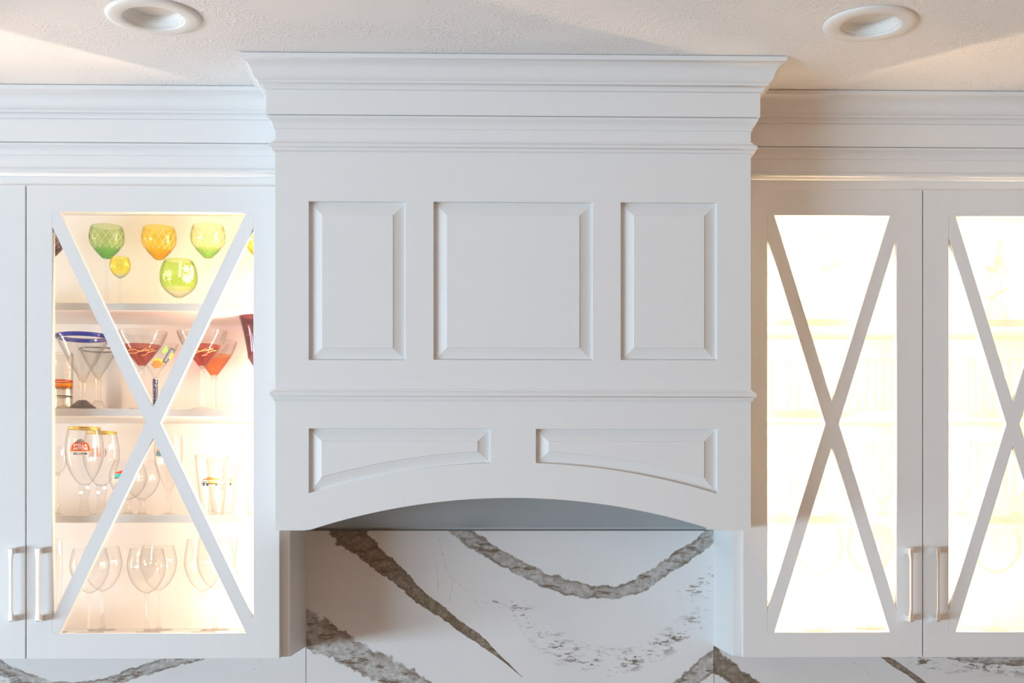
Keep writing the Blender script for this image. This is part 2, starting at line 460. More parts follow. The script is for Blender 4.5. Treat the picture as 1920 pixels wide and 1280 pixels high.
# ------------------------------------------------------------------ moulding sections (offset from face, height), shared by hood and cabinets
def P(dx, py): return (dx * 0.001, hz(py, dx * 0.001))
CT = CEIL - 0.0015
def lower(seg): return seg
crown = [(0.0, CT), (0.0667, CT), P(66.7, 106.5), P(65.5, 107.5)] + \
        [P(*p) for p in ((61, 110), (57.4, 113), (52.5, 117), (49.4, 121), (46.5, 126.5), (44.3, 132), (42.5, 138), (39.8, 143), (36.5, 147), (33, 150))] + \
        [P(33, 153.5), P(31, 154.3), P(27.5, 156.2), P(25, 159), P(23.6, 162.5), P(22, 166), P(20, 167.3), (0.0, hz(167.3, .02))]
frieze = [(0.0, hz(167.8, .017)), P(17.2, 167.8), P(17.2, 213.5), (0.0, hz(213.5, .017))]
cove = [(0.0, hz(215.3, .014)), P(12.6, 215.3), P(14.0, 216.3), P(14.0, 219.5), P(12.6, 221.5), P(10, 224), P(7.2, 227.5), P(5, 231.5), P(3.6, 236), P(2.6, 240), (0.0, hz(240.0, .0026))]
bead = [(0.0, hz(262.0)), P(3.0, 262.0), P(4.0, 265.0), P(8.5, 266.5), P(11.5, 268), P(12.8, 270.5), P(12.4, 273), P(9.5, 275.2), P(6.6, 276), P(6.2, 277.5), P(4.8, 281), P(2.0, 283.2), (0.0, hz(283.2))]
def sink(prof, d=0.004):      # bury the rear edge a little in the board behind it
    return [((-d if o == 0.0 else o), z) for o, z in prof]

# ------------------------------------------------------------------ range hood
hood = empty('range_hood', ((HX0 + HX1) / 2, Y_HOOD + 0.2, hz(994)))
tag(hood, 'large white wooden range hood with raised panels and arched valance', 'range hood')
hood_inv = hood.location.copy()
def to_hood(o):
    o.parent = hood; o.location = o.location - hood_inv; return o
def hp(px, py): return W(px, py, Y_HOOD)
ZB = hz(994.2, 0, 960)
# bottom arch and panel arcs share one centre
ACX, ACY, AR = 960.0, 2159.0, 1226.0
def arc_y(px, R): return ACY - math.sqrt(R*R - (px-ACX)**2)
arch = [hp(px, arc_y(px, AR)) for px in np.linspace(1337, 582, 49)]
outer = [(HX0, CT)] + [(HX1, CT), (HX1, ZB), hp(1349, 994.2)] + arch + [hp(570, 994.2), (HX0, ZB)]
def rect_px(x0, y0, x1, y1):
    a = hp(x0, y0); b = hp(x1, y1); return [(a[0], b[1]), (b[0], b[1]), (b[0], a[1]), (a[0], a[1])]
upper = [((579, 377, 760, 675), (603, 401, 737, 652.5)), ((813, 377.7, 1111, 675), (837, 402, 1087, 652.5)), ((1164, 379, 1344, 675), (1188, 403, 1321, 653))]
def arc_panel(x0, x1, yt, R, n=24):
    return [hp(px, arc_y(px, R)) for px in np.linspace(x0, x1, n)] + [hp(x1, yt), hp(x0, yt)]
lowerp = [(arc_panel(579, 919.5, 803, 1292), arc_panel(602, 896, 826, 1314)), (arc_panel(1005, 1344.5, 804, 1292), arc_panel(1028, 1321, 827, 1314))]
panels = [(rect_px(*a), rect_px(*b)) for a, b in upper] + lowerp
to_hood(plate('front_board', outer, [p[0] for p in panels], Y_HOOD, Y_HOOD + 0.02, M_PAINT, None, 0.0008))
for po, pi_ in panels:
    n = len(po); V = []; Fc = []
    cx = sum(p[0] for p in po)/n; cz = sum(p[1] for p in po)/n
    def ring(pts, y, k=0.0): 
        base = len(V)
        for p in pts: V.append((p[0], y, p[1]))
        return base
    r0 = ring([(cx+(p[0]-cx)*1.02, cz+(p[1]-cz)*1.02) for p in po], Y_HOOD + 0.0205)
    r1 = ring(po, Y_HOOD + 0.0125)
    pm = [(a[0]+(b[0]-a[0])*0.14, a[1]+(b[1]-a[1])*0.14) for a, b in zip(po, pi_)]
    r2 = ring(pm, Y_HOOD + 0.0118)
    r3 = ring(pi_, Y_HOOD + 0.0035)
    ps = [(a[0]+(b[0]-a[0])*1.03, a[1]+(b[1]-a[1])*1.03) for a, b in zip(po, pi_)]
    r4 = ring(ps, Y_HOOD + 0.0015)
    for a, b in ((r0, r1), (r1, r2), (r2, r3), (r3, r4)):
        for i in range(n): Fc.append((a+i, a+(i+1)%n, b+(i+1)%n, b+i))
    Fc += [(r4+t[0], r4+t[1], r4+t[2]) for t in tessellate_polygon([[Vector((p[0], p[1], 0)) for p in ps]])]
    Fc += [(r0+t[2], r0+t[1], r0+t[0]) for t in tessellate_polygon([[Vector((p[0], p[1], 0)) for p in po]])]
    to_hood(mesh_obj('raised_panel', V, Fc, M_PAINT))
for xa, xb in ((HX0, HX0 + 0.02), (HX1 - 0.02, HX1)):
    to_hood(box('side_board', (xa, xb, Y_HOOD + 0.02, Y_WALL - 0.001, ZB + 0.001, CT), M_PAINT))
def hood_path(yb, xi=0.0):
    return [lambda o: (HX0 - o, yb), lambda o: (HX0 - o, Y_HOOD - o), lambda o: (HX1 + o, Y_HOOD - o), lambda o: (HX1 + o, yb)]
YB = Y_BOX - 0.001
waist = [(0.0, hz(729.0)), P(2.5, 729.0), P(3.5, 732.0), P(7.5, 733.2), P(10.2, 735.5), P(11.3, 738), P(10.6, 741), P(8.2, 742.8), P(5.8, 743.6), P(5.4, 745.5), P(4.0, 749), P(1.8, 751), (0.0, hz(751.0))]
for nm, pr in (('crown_molding', crown), ('frieze_board', frieze), ('cove_molding', cove), ('bead_molding', bead), ('waist_molding', waist)):
    to_hood(sweep(nm, sink(pr), hood_path(YB if nm != 'waist_molding' else Y_DOOR - 0.003), M_PAINT))
# inner liner rising behind the arch, dark lip along its rear edge
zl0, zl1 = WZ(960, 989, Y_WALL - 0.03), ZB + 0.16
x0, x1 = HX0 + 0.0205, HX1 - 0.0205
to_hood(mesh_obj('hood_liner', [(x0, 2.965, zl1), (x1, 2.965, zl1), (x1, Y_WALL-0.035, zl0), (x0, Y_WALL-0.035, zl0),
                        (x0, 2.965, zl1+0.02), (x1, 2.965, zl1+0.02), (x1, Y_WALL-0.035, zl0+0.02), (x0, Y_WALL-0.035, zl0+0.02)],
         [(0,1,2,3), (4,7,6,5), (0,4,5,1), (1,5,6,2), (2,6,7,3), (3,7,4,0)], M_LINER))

# ------------------------------------------------------------------ wall cabinets
def handle(px, py0, py1, parent):
    y1 = Y_DOOR; y0 = Y_DOOR - 0.034
    x, _ = W(px, 1096, y0); zt = WZ(px, py0, y0); zb = WZ(px, py1, y0)
    H = (zt - zb) / 2; zc = (zt + zb) / 2
    t, leg, rf = 0.0110, 0.0135, 0.009
    out = [(y1, -H), (y0 + 0.002, -H), (y0, -H + 0.002), (y0, H - 0.002), (y0 + 0.002, H), (y1, H), (y1, H - leg)]
    inn = []
    for k in range(7):
        a = math.pi/2 * k / 6
        inn.append((y0 + t + rf - rf*math.sin(a), H - leg - rf + rf*math.cos(a)))
    prof = out + inn + [(p[0], -p[1]) for p in reversed(inn)] + [(y1, -H + leg)]
    # resample the long edges so that the bar can narrow between the posts
    pts = []
    for a, b in zip(prof, prof[1:] + prof[:1]):
        L = math.hypot(b[0]-a[0], b[1]-a[1]); n = max(1, int(L / 0.006))
        pts += [(a[0]+(b[0]-a[0])*i/n, a[1]+(b[1]-a[1])*i/n) for i in range(n)]
    def hw(z):
        u = min(max((abs(z) - (H - 0.030)) / 0.016, 0), 1); u = u*u*(3-2*u)
        return 0.0029 + 0.0017 * u
    n = len(pts)
    V = [(x - hw(z), y, zc + z) for y, z in pts] + [(x + hw(z), y, zc + z) for y, z in pts]
    tri = tessellate_polygon([[Vector((p[0], p[1], 0)) for p in pts]])
    Fc = [tuple(t_) for t_ in tri] + [tuple(i + n for i in reversed(t_)) for t_ in tri] + [(i, (i+1) % n, (i+1) % n + n, i + n) for i in range(n)]
    o = mesh_obj('handle', V, Fc, M_NICKEL, parent); soften(o, 0.0009, 2)
    o['label'] = 'satin nickel bar handle'
    return o

def cross(g, half):
    """outline of the X between the corners of glass rect g = (x0, z0, x1, z1)"""
    x0, z0, x1, z1 = g
    dx, dz = x1-x0, z1-z0; L = math.hypot(dx, dz)
    ex, ez = half * L / dz, half * L / dx          # reach of the bar along the horizontal and vertical edges
    cx, cz = (x0+x1)/2, (z0+z1)/2
    ax, az = ex, ez                                 # half notch at the crossing
    return [(x0, z0), (x0+ex, z0), (cx, cz-az), (x1-ex, z0), (x1, z0), (x1, z0+ez), (cx+ax, cz), (x1, z1-ez), (x1, z1),
            (x1-ex, z1), (cx, cz+az), (x0+ex, z1), (x0, z1), (x0, z1-ez), (cx-ax, cz), (x0, z0+ez)]

def cabinet(name, label, x0, x1, z_int, shelf_z, doors, led_mat, side, seam=None):
    root = empty(name, ((x0+x1)/2, Y_WALL, Z_BOX0))
    tag(root, label, 'wall cabinet', 'white glass-door wall cabinets')
    inv = root.location.copy()
    def put(o):
        o.parent = root; o.location = o.location - inv; return o
    T = 0.018; zf = CAMZ - 0.2560; zt = CAMZ + 0.812; yb = Y_WALL + 0.018
    put(box('side_panel', (x0, x0+T, Y_BOX+0.02, yb, Z_BOX0, hz(283)), M_PAINT))
    put(box('side_panel', (x1-T, x1, Y_BOX+0.02, yb, Z_BOX0, hz(283)), M_PAINT))
    put(box('bottom_panel', (x0+T, x1-T, Y_BOX+0.02, yb, zf-T, zf), M_INNER))
    put(box('top_panel', (x0+T, x1-T, Y_BOX+0.02, yb, zt, zt+T), M_INNER))
    put(box('back_panel', (x0+T, x1-T, yb-0.026, yb-0.008, zf, zt), M_INNER))
    # inside faces of the sides
    for xa, xb in ((x0+T, x0+T+0.001), (x1-T-0.001, x1-T)):
        put(box('side_lining', (xa, xb, Y_BOX+0.0201, yb-0.026, zf, zt), M_INNER))
    st = 0.038
    put(plate('face_frame', [(x0, Z_BOX0), (x1, Z_BOX0), (x1, CT), (x0, CT)],
              [[(x0+st, zf), (x1-st, zf), (x1-st, zt-0.008), (x0+st, zt-0.008)]], Y_BOX, Y_BOX+0.02, M_PAINT))
    for z in shelf_z:
        put(box('shelf', (x0+T+0.0015, x1-T-0.0015, 3.216, yb-0.027, z-0.0185, z), M_INNER, None, 0.0006))
    # bare tape on the hood side, diffused bar on the far side
    for near in (True, False):
        at_right = (side < 0) == near
        th, ya, yb_ = (0.0015, 3.2075, 3.2105) if near else (0.006, 3.194, 3.213)
        xa = x1-T-0.0015-th if at_right else x0+T+0.0015
        o = put(box('led_strip', (xa, xa+th, ya, yb_, zf+0.01, zt-0.01), led_mat[0 if near else 1]))
        o['label'] = 'warm white led tape' if near else 'hidden led bar added to warm the hood side'
    if seam is not None:                     # unseen centre stile and bar, added to warm the hood side
        put(box('added_stile', (seam-0.02, seam+0.02, Y_BOX+0.0005, Y_BOX+0.0195, zf+0.0005, zt-0.0085), M_PAINT))
        o = put(box('led_strip', (seam-0.003, seam+0.003, 3.182, 3.210, zf+0.01, zt-0.01), led_mat[2]))
        o['label'] = 'hidden led bar added to warm the hood side'
    for nm, pr in (('crown_molding', crown), ('frieze_board', frieze), ('cove_molding', cove), ('bead_molding', bead)):
        put(sweep(nm, sink(pr), [lambda o: (x0, Y_BOX - o), lambda o: (x1, Y_BOX - o)], M_PAINT))
    for d in doors:
        dx0, dx1, dz0, dz1 = d['rect']; g = d['glass']
        yd1 = Y_DOOR + 0.021
        dr = plate('door', [(dx0, dz0), (dx1, dz0), (dx1, dz1), (dx0, dz1)], [[(g[0], g[1]), (g[2], g[1]), (g[2], g[3]), (g[0], g[3])]],
                   Y_DOOR, yd1, M_PAINT, None, 0.001)
        put(dr)
        plate('cross_muntin', cross(g, 0.0155), [], Y_DOOR, yd1 - 0.004, M_PAINT, dr)
        box('glass_pane', (g[0]-0.004, g[2]+0.004, yd1-0.0035, yd1-0.0005, g[1]-0.004, g[3]+0.004), M_PANE, dr)
        handle(d['handle'], 1027, 1165.5, dr)
    return root

def zc(py_l, py_r, y): return 0.5 * (WZ(250, py_l, y) + WZ(1660, py_r, y))
DZ0, DZ1 = zc(1233.5, 1233, Y_DOOR), zc(348, 355, Y_DOOR)
GZ0, GZ1 = zc(1186, 1186, Y_DOOR), zc(398, 403.5, Y_DOOR)
def dx(px): return WX(px, Y_DOOR)
SHL = [WZ(250, p, 3.216) for p in (568, 766, 965)]
SHR = [WZ(1660, p, 3.216) for p in (598, 769.5, 967)]
w = dx(524) - dx(50)
ldoors = [dict(rect=(dx(49.7), dx(524), DZ0, DZ1), glass=(dx(98), GZ0, dx(475), GZ1), handle=69.5),
          dict(rect=(dx(47.2)-w, dx(47.2), DZ0, DZ1), glass=(dx(-1)-(dx(475)-dx(98)), GZ0, dx(-1), GZ1), handle=19)]
LCX0 = dx(47.2) - w - 0.019
lcab = cabinet('wall_cabinet', 'white wall cabinet with wide crossed glass doors holding coloured and clear glasses',
               LCX0, LX1, None, SHL, ldoors, (M_LED_L, M_LED_LF), -1)
w2 = dx(1729.5) - dx(1393)
gw = dx(1681) - dx(1439)
rdoors = [dict(rect=(dx(1393), dx(1729.5), DZ0, DZ1), glass=(dx(1439), GZ0, dx(1681), GZ1), handle=1710),
          dict(rect=(dx(1731.5), dx(1731.5)+w2, DZ0, DZ1), glass=(dx(1779), GZ0, dx(1779)+gw, GZ1), handle=1760)]
RCX1 = dx(1731.5) + w2 + 0.019
rcab = cabinet('wall_cabinet', 'white wall cabinet with narrow crossed glass doors and dazzling interior lighting',
               RX0, RCX1, None, SHR, rdoors, (M_LED_R, M_LED_RF, M_LED_RC), 1, dx(1730.5))


# ------------------------------------------------------------------ glassware
Z4 = CAMZ - 0.2560
def flat_mat(name, col): return flat(name, col, 0.45)
M_RED = flat_mat('print_red', (0.72, 0.06, 0.02)); M_WHITE = flat_mat('print_white', (0.9, 0.88, 0.85)); M_DARK = flat_mat('print_dark', (0.05, 0.045, 0.045))
M_ORANGE = flat_mat('print_orange', (0.75, 0.25, 0.05)); M_TEAL = flat_mat('print_turquoise', (0.02, 0.55, 0.45)); M_YELLOW = flat_mat('print_yellow', (0.85, 0.60, 0.05))
M_GREENP = flat_mat('print_green', (0.25, 0.50, 0.12)); M_BLUEP = flat_mat('print_blue_grey', (0.18, 0.26, 0.38)); M_TAN = flat_mat('print_gold', (0.62, 0.40, 0.14))
M_GREYP = flat_mat('print_grey', (0.35, 0.33, 0.31)); M_LEAD = flat_mat('print_slate', (0.08, 0.16, 0.18))

class Glass:
    """one glass standing on a shelf; outlines are given as (half width, height) measured on the photo"""
    def __init__(s, name, label, group, px, depth, shelf, cat='glass'):
        s.px, s.depth, s.shelf, s.k = px, depth, shelf, depth / F_PX
        s.root = empty(name, (WX(px, depth), depth, shelf))
        tag(s.root, label, cat, group)
    def z(s, py): return WZ(s.px, py, s.depth) - s.shelf
    def conv(s, pts): return [(r * s.k, max(s.z(y), 0.0008)) for r, y in pts]
    def bowl(s, pts, mat, t=0.0013, name='bowl', n=4, seg=40, base=0.0):
        p = spline(s.conv(pts), n); s.prof = p
        inner = [(max(r - t, 0.0), z + (t + base) * max(0.0, 1 - i / 6)) for i, (r, z) in enumerate(p)]
        inner = [q for q in inner if q[0] > 0]
        o = lathe(name, p + inner[::-1] + [(0.0, inner[0][1])], mat, s.root, seg)
        return o
    def stem(s, pts, mat, seg=24, smooth=True, n=4):
        return lathe('stem', spline(s.conv(pts), n), mat, s.root, seg, smooth)
    def foot(s, r_px, mat, h=0.006, rs=4.0):
        r = r_px * s.k; q = rs * s.k
        return lathe('foot', [(0, 0.0003), (r*0.96, 0.0003), (r, 0.0012), (r*0.9, 0.0022), (r*0.5, 0.0035), (q*1.6, h*0.8), (q, h + 0.002), (0, h + 0.002)], mat, s.root, 36)
    def ring(s, r_px, py, tube, mat, name='rim'):
        r, z, t = r_px * s.k, s.z(py), tube * s.k
        return lathe(name, [(r + t*math.cos(a), z + t*math.sin(a)*1.3) for a in np.linspace(0, 2*math.pi, 10, endpoint=False)], mat, s.root, 40, closed=True)
    def simple(s, bowl, stem_r, foot_r, mat_b, mat_s, rs=None):
        yb = bowl[0][1]
        s.bowl(bowl, mat_b)
        zf = 0.006
        zb = s.z(yb)
        rs = rs or stem_r
        k = s.k
        lathe('stem', spline([(stem_r*1.7*k, zf), (stem_r*k, zf + 0.25*(zb-zf)), (rs*0.9*k, zf + 0.6*(zb-zf)), (rs*k, zf + 0.9*(zb-zf)), (rs*1.6*k, zb + 0.001)], 3), mat_s, s.root, 20)
        s.foot(foot_r, mat_s, rs=stem_r)
    def radius(s, z):
        p = s.prof
        zs = [q[1] for q in p]; rr = [q[0] for q in p]
        return float(np.interp(z, zs, rr))
    def wrap(s, me):
        """bend a flat print mesh (x = metres across, z = height) onto the bowl, facing the room"""
        v = s.root.location; a0 = math.atan2(-v.y, -v.x)
        for q in me.vertices:
            u, z = q.co.x, q.co.z
            r = s.radius(z) + 0.0004 + q.co.y
            a = a0 + math.asin(max(-0.999, min(0.999, u / max(s.radius(z), 1e-3))))
            q.co = (r*math.cos(a), r*math.sin(a), z)
    def decal(s, polys, mat, lift=0.0, name='print'):
        if len(polys) > 1:
            for q in polys: s.decal([q], mat, lift, name)
            return
        bm = bmesh.new()
        for poly in polys:
            vs_ = [bm.verts.new(((x - s.px) * s.k, lift, s.z(y))) for x, y in poly]
            bm.faces.new(vs_)
        bmesh.ops.triangulate(bm, faces=bm.faces)
        for _ in range(4):
            e = [e for e in bm.edges if e.calc_length() > 0.004]
            if not e: break
            bmesh.ops.subdivide_edges(bm, edges=e, cuts=1)
            bmesh.ops.triangulate(bm, faces=bm.faces)
        me = bpy.data.meshes.new(name); bm.to_mesh(me); bm.free()
        s.wrap(me); me.materials.append(mat)
        return link(bpy.data.objects.new(name, me), s.root)
    def text(s, body, cx, cy, h_px, w_px, mat, lift=0.0006, bold=0.02):
        cu = bpy.data.curves.new('lettering', 'FONT'); cu.body = body; cu.align_x = 'CENTER'; cu.align_y = 'CENTER'; cu.offset = bold
        tmp = bpy.data.objects.new('tmp', cu); C.objects.link(tmp)
        me = bpy.data.meshes.new_from_object(tmp)
        bpy.data.objects.remove(tmp)
        co = np.array([v.co[:] for v in me.vertices])
        w, h = np.ptp(co[:, 0]), np.ptp(co[:, 1]); mx, my = (co[:, 0].max()+co[:, 0].min())/2, (co[:, 1].max()+co[:, 1].min())/2
        for v in me.vertices:
            v.co = ((v.co.x - mx) / w * w_px * s.k + (cx - s.px) * s.k, lift, (v.co.y - my) / h * h_px * s.k + s.z(cy))
        s.wrap(me); me.name = 'lettering'; me.materials.clear(); me.materials.append(mat)
        return link(bpy.data.objects.new('lettering', me), s.root)

def frost(name, col, k):
    m = bpy.data.materials.new(name); m.use_nodes = True
    nt = m.node_tree; nt.nodes.remove(nt.nodes['Principled BSDF'])
    t = N(nt, 'ShaderNodeBsdfTranslucent'); t.inputs[0].default_value = (*col, 1)
    d = N(nt, 'ShaderNodeBsdfDiffuse'); d.inputs[0].default_value = (*col, 1)
    a = N(nt, 'ShaderNodeMixShader'); a.inputs[0].default_value = 0.5
    nt.links.new(t.outputs[0], a.inputs[1]); nt.links.new(d.outputs[0], a.inputs[2])
    tr = N(nt, 'ShaderNodeBsdfTransparent'); b = N(nt, 'ShaderNodeMixShader'); b.inputs[0].default_value = k
    nt.links.new(tr.outputs[0], b.inputs[1]); nt.links.new(a.outputs[0], b.inputs[2])
    nt.links.new(b.outputs[0], nt.nodes['Material Output'].inputs[0])
    return m
def lattice(g, y0, y1, k, mat, w=0.0012):
    """criss-cross cuts standing a hair proud of the bowl"""
    z0, z1 = g.z(y0), g.z(y1); V = []; Fc = []
    n = 8; turn = 2*math.pi/k*1.5
    for d in (1, -1):
        for i in range(k):
            b = len(V)
            for j in range(n+1):
                z = z0 + (z1-z0)*j/n; r = g.radius(z) + 0.0004; a = 2*math.pi*i/k + d*turn*j/n
                for e in (-1, 1):
                    aa = a + e*w/2/r
                    V.append((r*math.cos(aa), r*math.sin(aa), z))
            Fc += [(b+2*j, b+2*j+1, b+2*j+3, b+2*j+2) for j in range(n)]
    o = mesh_obj('cut_lattice', V, Fc, mat, g.root, True, fix=False); o['kind'] = 'stuff'
    return o
# --- top shelf: cut overlay goblets
GT = 'coloured cut-glass goblets on the top shelf'
def cut_bowl(dy): return [(0.5, 485.5+dy), (7, 484.5+dy), (11, 481+dy), (20, 472+dy), (29, 460+dy), (32.5, 450+dy), (32.5, 440+dy), (30.5, 431+dy), (28, 424.5+dy)]
for px, dep, dy, tint, edge, dark, nm, lab in (
    (91, 3.31, 0, (0.67, 0.56, 0.57), (0.45, 0.36, 0.38), (0.60, 0.46, 0.48), 'goblet', 'dark plum cut-glass goblet half hidden at the left door edge'),
    (200, 3.31, 0, (0.87, 0.945, 0.76), (0.62, 0.72, 0.48), (0.62, 0.86, 0.54), 'goblet', 'deep green cut-glass goblet beside the small yellow glass'),
    (298, 3.31, 2, (1.0, 0.93, 0.50), (0.95, 0.78, 0.28), (1.0, 0.83, 0.25), 'goblet', 'amber yellow cut-glass goblet in the middle of the top shelf'),
    (390, 3.31, -1, (0.97, 0.98, 0.86), (0.76, 0.80, 0.58), (0.74, 0.915, 0.62), 'goblet', 'pale green cut-glass goblet with clear lattice and green base'),
    (490, 3.31, 2, (1.0, 0.93, 0.50), (0.95, 0.78, 0.28), (1.0, 0.83, 0.25), 'goblet', 'amber glass goblet cut off by the right door stile')):
    g = Glass(nm, lab, GT, px, dep, SHL[0])
    zlo = g.z(468 + dy); zhi = g.z(436 + dy)
    m = thin_glass('cut_overlay_glass', tint, edge, cut_pattern(zlo, zhi, 14, 1 / (zhi - zlo) * 1.5, dark), refl=1.3)
    g.simple(cut_bowl(dy), 3.2, 24, m, M_CLEAR)
    lattice(g, 468 + dy, 437 + dy, 14, frost('cut_glass_line', tuple(0.55 + 0.45*c for c in tint), 0.7))
def etched(zc, scale, thr):
    def fn(nt, tint, edge):
        tc = N(nt, 'ShaderNodeTexCoord'); sp = N(nt, 'ShaderNodeSeparateXYZ'); nt.links.new(tc.outputs['Object'], sp.inputs[0])
        low = math_n(nt, 'MULTIPLY', math_n(nt, 'SUBTRACT', zc, sp.outputs[2]), 700.0, True)
        v = N(nt, 'ShaderNodeTexVoronoi'); v.inputs['Scale'].default_value = scale; nt.links.new(tc.outputs['Object'], v.inputs['Vector'])
        fl = math_n(nt, 'MULTIPLY', math_n(nt, 'SUBTRACT', thr, v.outputs['Distance']), 14.0, True)
        k = math_n(nt, 'MAXIMUM', low, math_n(nt, 'MULTIPLY', fl, 0.75))
        return mix_c(nt, k, tint, (0.97, 0.97, 0.93)), mix_c(nt, low, edge, (0.70, 0.72, 0.55))
    return fn
g = Glass('cordial_glass', 'tiny lemon yellow cordial glass on a tall clear stem', None, 225, 3.255, SHL[0])
g.simple([(0.5, 522), (5, 520), (12, 515), (18, 506), (19.5, 497), (18, 489), (16, 482.5)], 2.6, 17,
         thin_glass('lemon_glass', (1.0, 0.97, 0.55), (0.88, 0.80, 0.28), etched(g.z(513), 60, 0.30), refl=1.3), M_CLEAR)
g = Glass('brandy_glass', 'bright green etched brandy glass with clear base on the top shelf', None, 335, 3.265, SHL[0])
g.simple([(0.5, 558), (8, 557), (14, 553), (25, 545), (33, 533), (35, 520), (34, 508), (30, 496), (25, 488)], 4, 22,
         thin_glass('green_etched_glass', (0.87, 0.96, 0.60), (0.66, 0.80, 0.38), etched(g.z(540), 55, 0.30), refl=1.3), M_CLEAR)

M_ETCH = frost('etched_glass', (0.92, 0.97, 0.80), 0.75)
def flower(g, cx, cy, r, n=8):
    g.decal([[(cx + r*(1 if i % 2 == 0 else 0.45)*math.cos(math.pi*i/n), cy + r*(1 if i % 2 == 0 else 0.45)*math.sin(math.pi*i/n)) for i in range(2*n)]], M_ETCH, 0.0, 'etched_flower')
flower(g, 317, 518, 8); flower(g, 350, 525, 10); flower(g, 349, 508, 8, 6)
g.decal([[(336, 498), (341, 499), (338, 510), (339, 524), (334, 527), (335, 512)]], M_ETCH, 0.0, 'etched_line')
g.decal([[(356, 500), (360, 501), (362, 515), (360, 527), (357, 527), (358, 514)]], M_ETCH, 0.0, 'etched_line')
# --- second shelf: cocktail glasses
GM = 'cocktail glasses on the second shelf'
g = Glass('margarita_glass', 'grey cocktail glass with thick cobalt blue rim and dark foot', GM, 155, 3.262, SHL[1])
g.bowl([(0.5, 717), (5, 716), (9, 707), (14, 697), (24, 682), (37, 656), (45, 640), (47, 633)], M_GREYGLASS, 0.002, base=0.004)
g.stem([(8, 752), (6, 745), (5.6, 732), (6.2, 720), (7, 715)], M_GREYGLASS)
lathe('foot', g.conv([(0.3, 766), (25, 765.6), (25, 764), (16, 757), (8.5, 750.5), (5, 750), (0.3, 750)]), M_GREYFOOT, g.root, 36)
g.ring(47, 632, 3.2, M_BLUERIM)
g = Glass('margarita_glass', 'grey cocktail glass with thin dark rim behind the cobalt-rimmed one', GM, 184, 3.382, SHL[1])
g.bowl([(0.5, 712), (5, 710), (10, 700), (20, 684), (30, 665), (34, 656)], M_GREYGLASS, 0.002, base=0.003)
g.stem([(6, 752), (5.4, 740), (6, 722), (8, 710)], M_GREYGLASS)
lathe('foot', spline(g.conv([(0.3, 767), (8, 767), (11, 763), (10.5, 757), (6.5, 752), (0.3, 752)]), 3), M_GREYGLASS, g.root, 30)
g.ring(34, 655.5, 1.1, M_GREYFOOT)
def painted(ztop, col, ecol, zs0, zs1, gold=True):
    """coloured lower half with fine gold scrolls"""
    def fn(nt, tint, edge):
        tc = N(nt, 'ShaderNodeTexCoord'); sp = N(nt, 'ShaderNodeSeparateXYZ'); nt.links.new(tc.outputs['Object'], sp.inputs[0])
        low = math_n(nt, 'MULTIPLY', math_n(nt, 'SUBTRACT', ztop, sp.outputs[2]), 1500.0, True)
        hi = math_n(nt, 'GREATER_THAN', sp.outputs[2], zs0 - 0.012)
        low = math_n(nt, 'MULTIPLY', low, hi)
        c = mix_c(nt, low, tint, col); e = mix_c(nt, low, edge, ecol)
        if gold:
            no = N(nt, 'ShaderNodeTexNoise'); no.inputs['Scale'].default_value = 55; no.inputs['Detail'].default_value = 0.5
            nt.links.new(tc.outputs['Object'], no.inputs['Vector'])
            ln = math_n(nt, 'LESS_THAN', math_n(nt, 'ABSOLUTE', math_n(nt, 'SUBTRACT', no.outputs[0], 0.5)), 0.018)
            b = math_n(nt, 'MULTIPLY', math_n(nt, 'GREATER_THAN', sp.outputs[2], zs0), math_n(nt, 'LESS_THAN', sp.outputs[2], zs1))
            k = math_n(nt, 'MULTIPLY', ln, b)
            c = mix_c(nt, k, c, (0.95, 0.72, 0.35))
        return c, e
    return fn
M_SCROLL = frost('gold_scroll_paint', (0.95, 0.70, 0.30), 0.9)
def red_martini(px, dep, dy, lab, col, ecol, sx=1.0):
    g = Glass('martini_glass', lab, GM, px, dep, SHL[1])
    pts = [(0.5, 692+dy), (4.5, 690+dy), (9*sx, 683+dy), (22*sx, 667+dy), (35.5*sx, 648+dy), (43*sx, 634+dy), (47*sx, 622+dy)]
    m = thin_glass('half_painted_glass', (0.985, 0.98, 0.97), (0.80, 0.77, 0.72), painted(g.z(647.5+dy), col, ecol, g.z(676+dy), g.z(655+dy)), refl=1.3)
    g.simple(pts, 3.6, 26, m, M_STEM, 4.2)
    def stroke(pts_, w):                     # gold scroll line
        up = [(px + a*sx, b + dy - w/2) for a, b in pts_]; dn = [(px + a*sx, b + dy + w/2) for a, b in reversed(pts_)]
        g.decal([[up[i], up[i+1], dn[len(dn)-2-i], dn[len(dn)-1-i]] for i in range(len(up)-1)], M_SCROLL, 0.0002, 'gold_scroll')
    if dy == 0:
        stroke([(-25, 660), (-14, 658), (-4, 662), (8, 660), (20, 656)], 1.1)
        stroke([(-24, 664), (-12, 665), (-2, 661), (6, 657), (12, 660), (8, 667), (0, 669)], 1.0)
        stroke([(10, 664), (18, 660), (25, 658)], 1.0)
    return g
red_martini(266, 3.25, 0, 'ruby red and clear martini glass nearest the blue-rimmed glass', (0.87, 0.50, 0.44), (0.66, 0.30, 0.26))
red_martini(379, 3.25, 0, 'ruby red and clear martini glass right of the crossing bars', (0.88, 0.48, 0.40), (0.66, 0.30, 0.26))
red_martini(401, 3.378, 18, 'orange red martini glass standing behind a ruby one', (0.95, 0.68, 0.46), (0.75, 0.42, 0.28), 0.92)
g = Glass('martini_glass', 'small martini glass with colourful picture and speckled navy stem', GM, 291, 3.376, SHL[1])
g.bowl([(0.5, 710), (6, 705), (9, 697), (20, 683), (34, 662), (43, 645)], M_CLEAR)
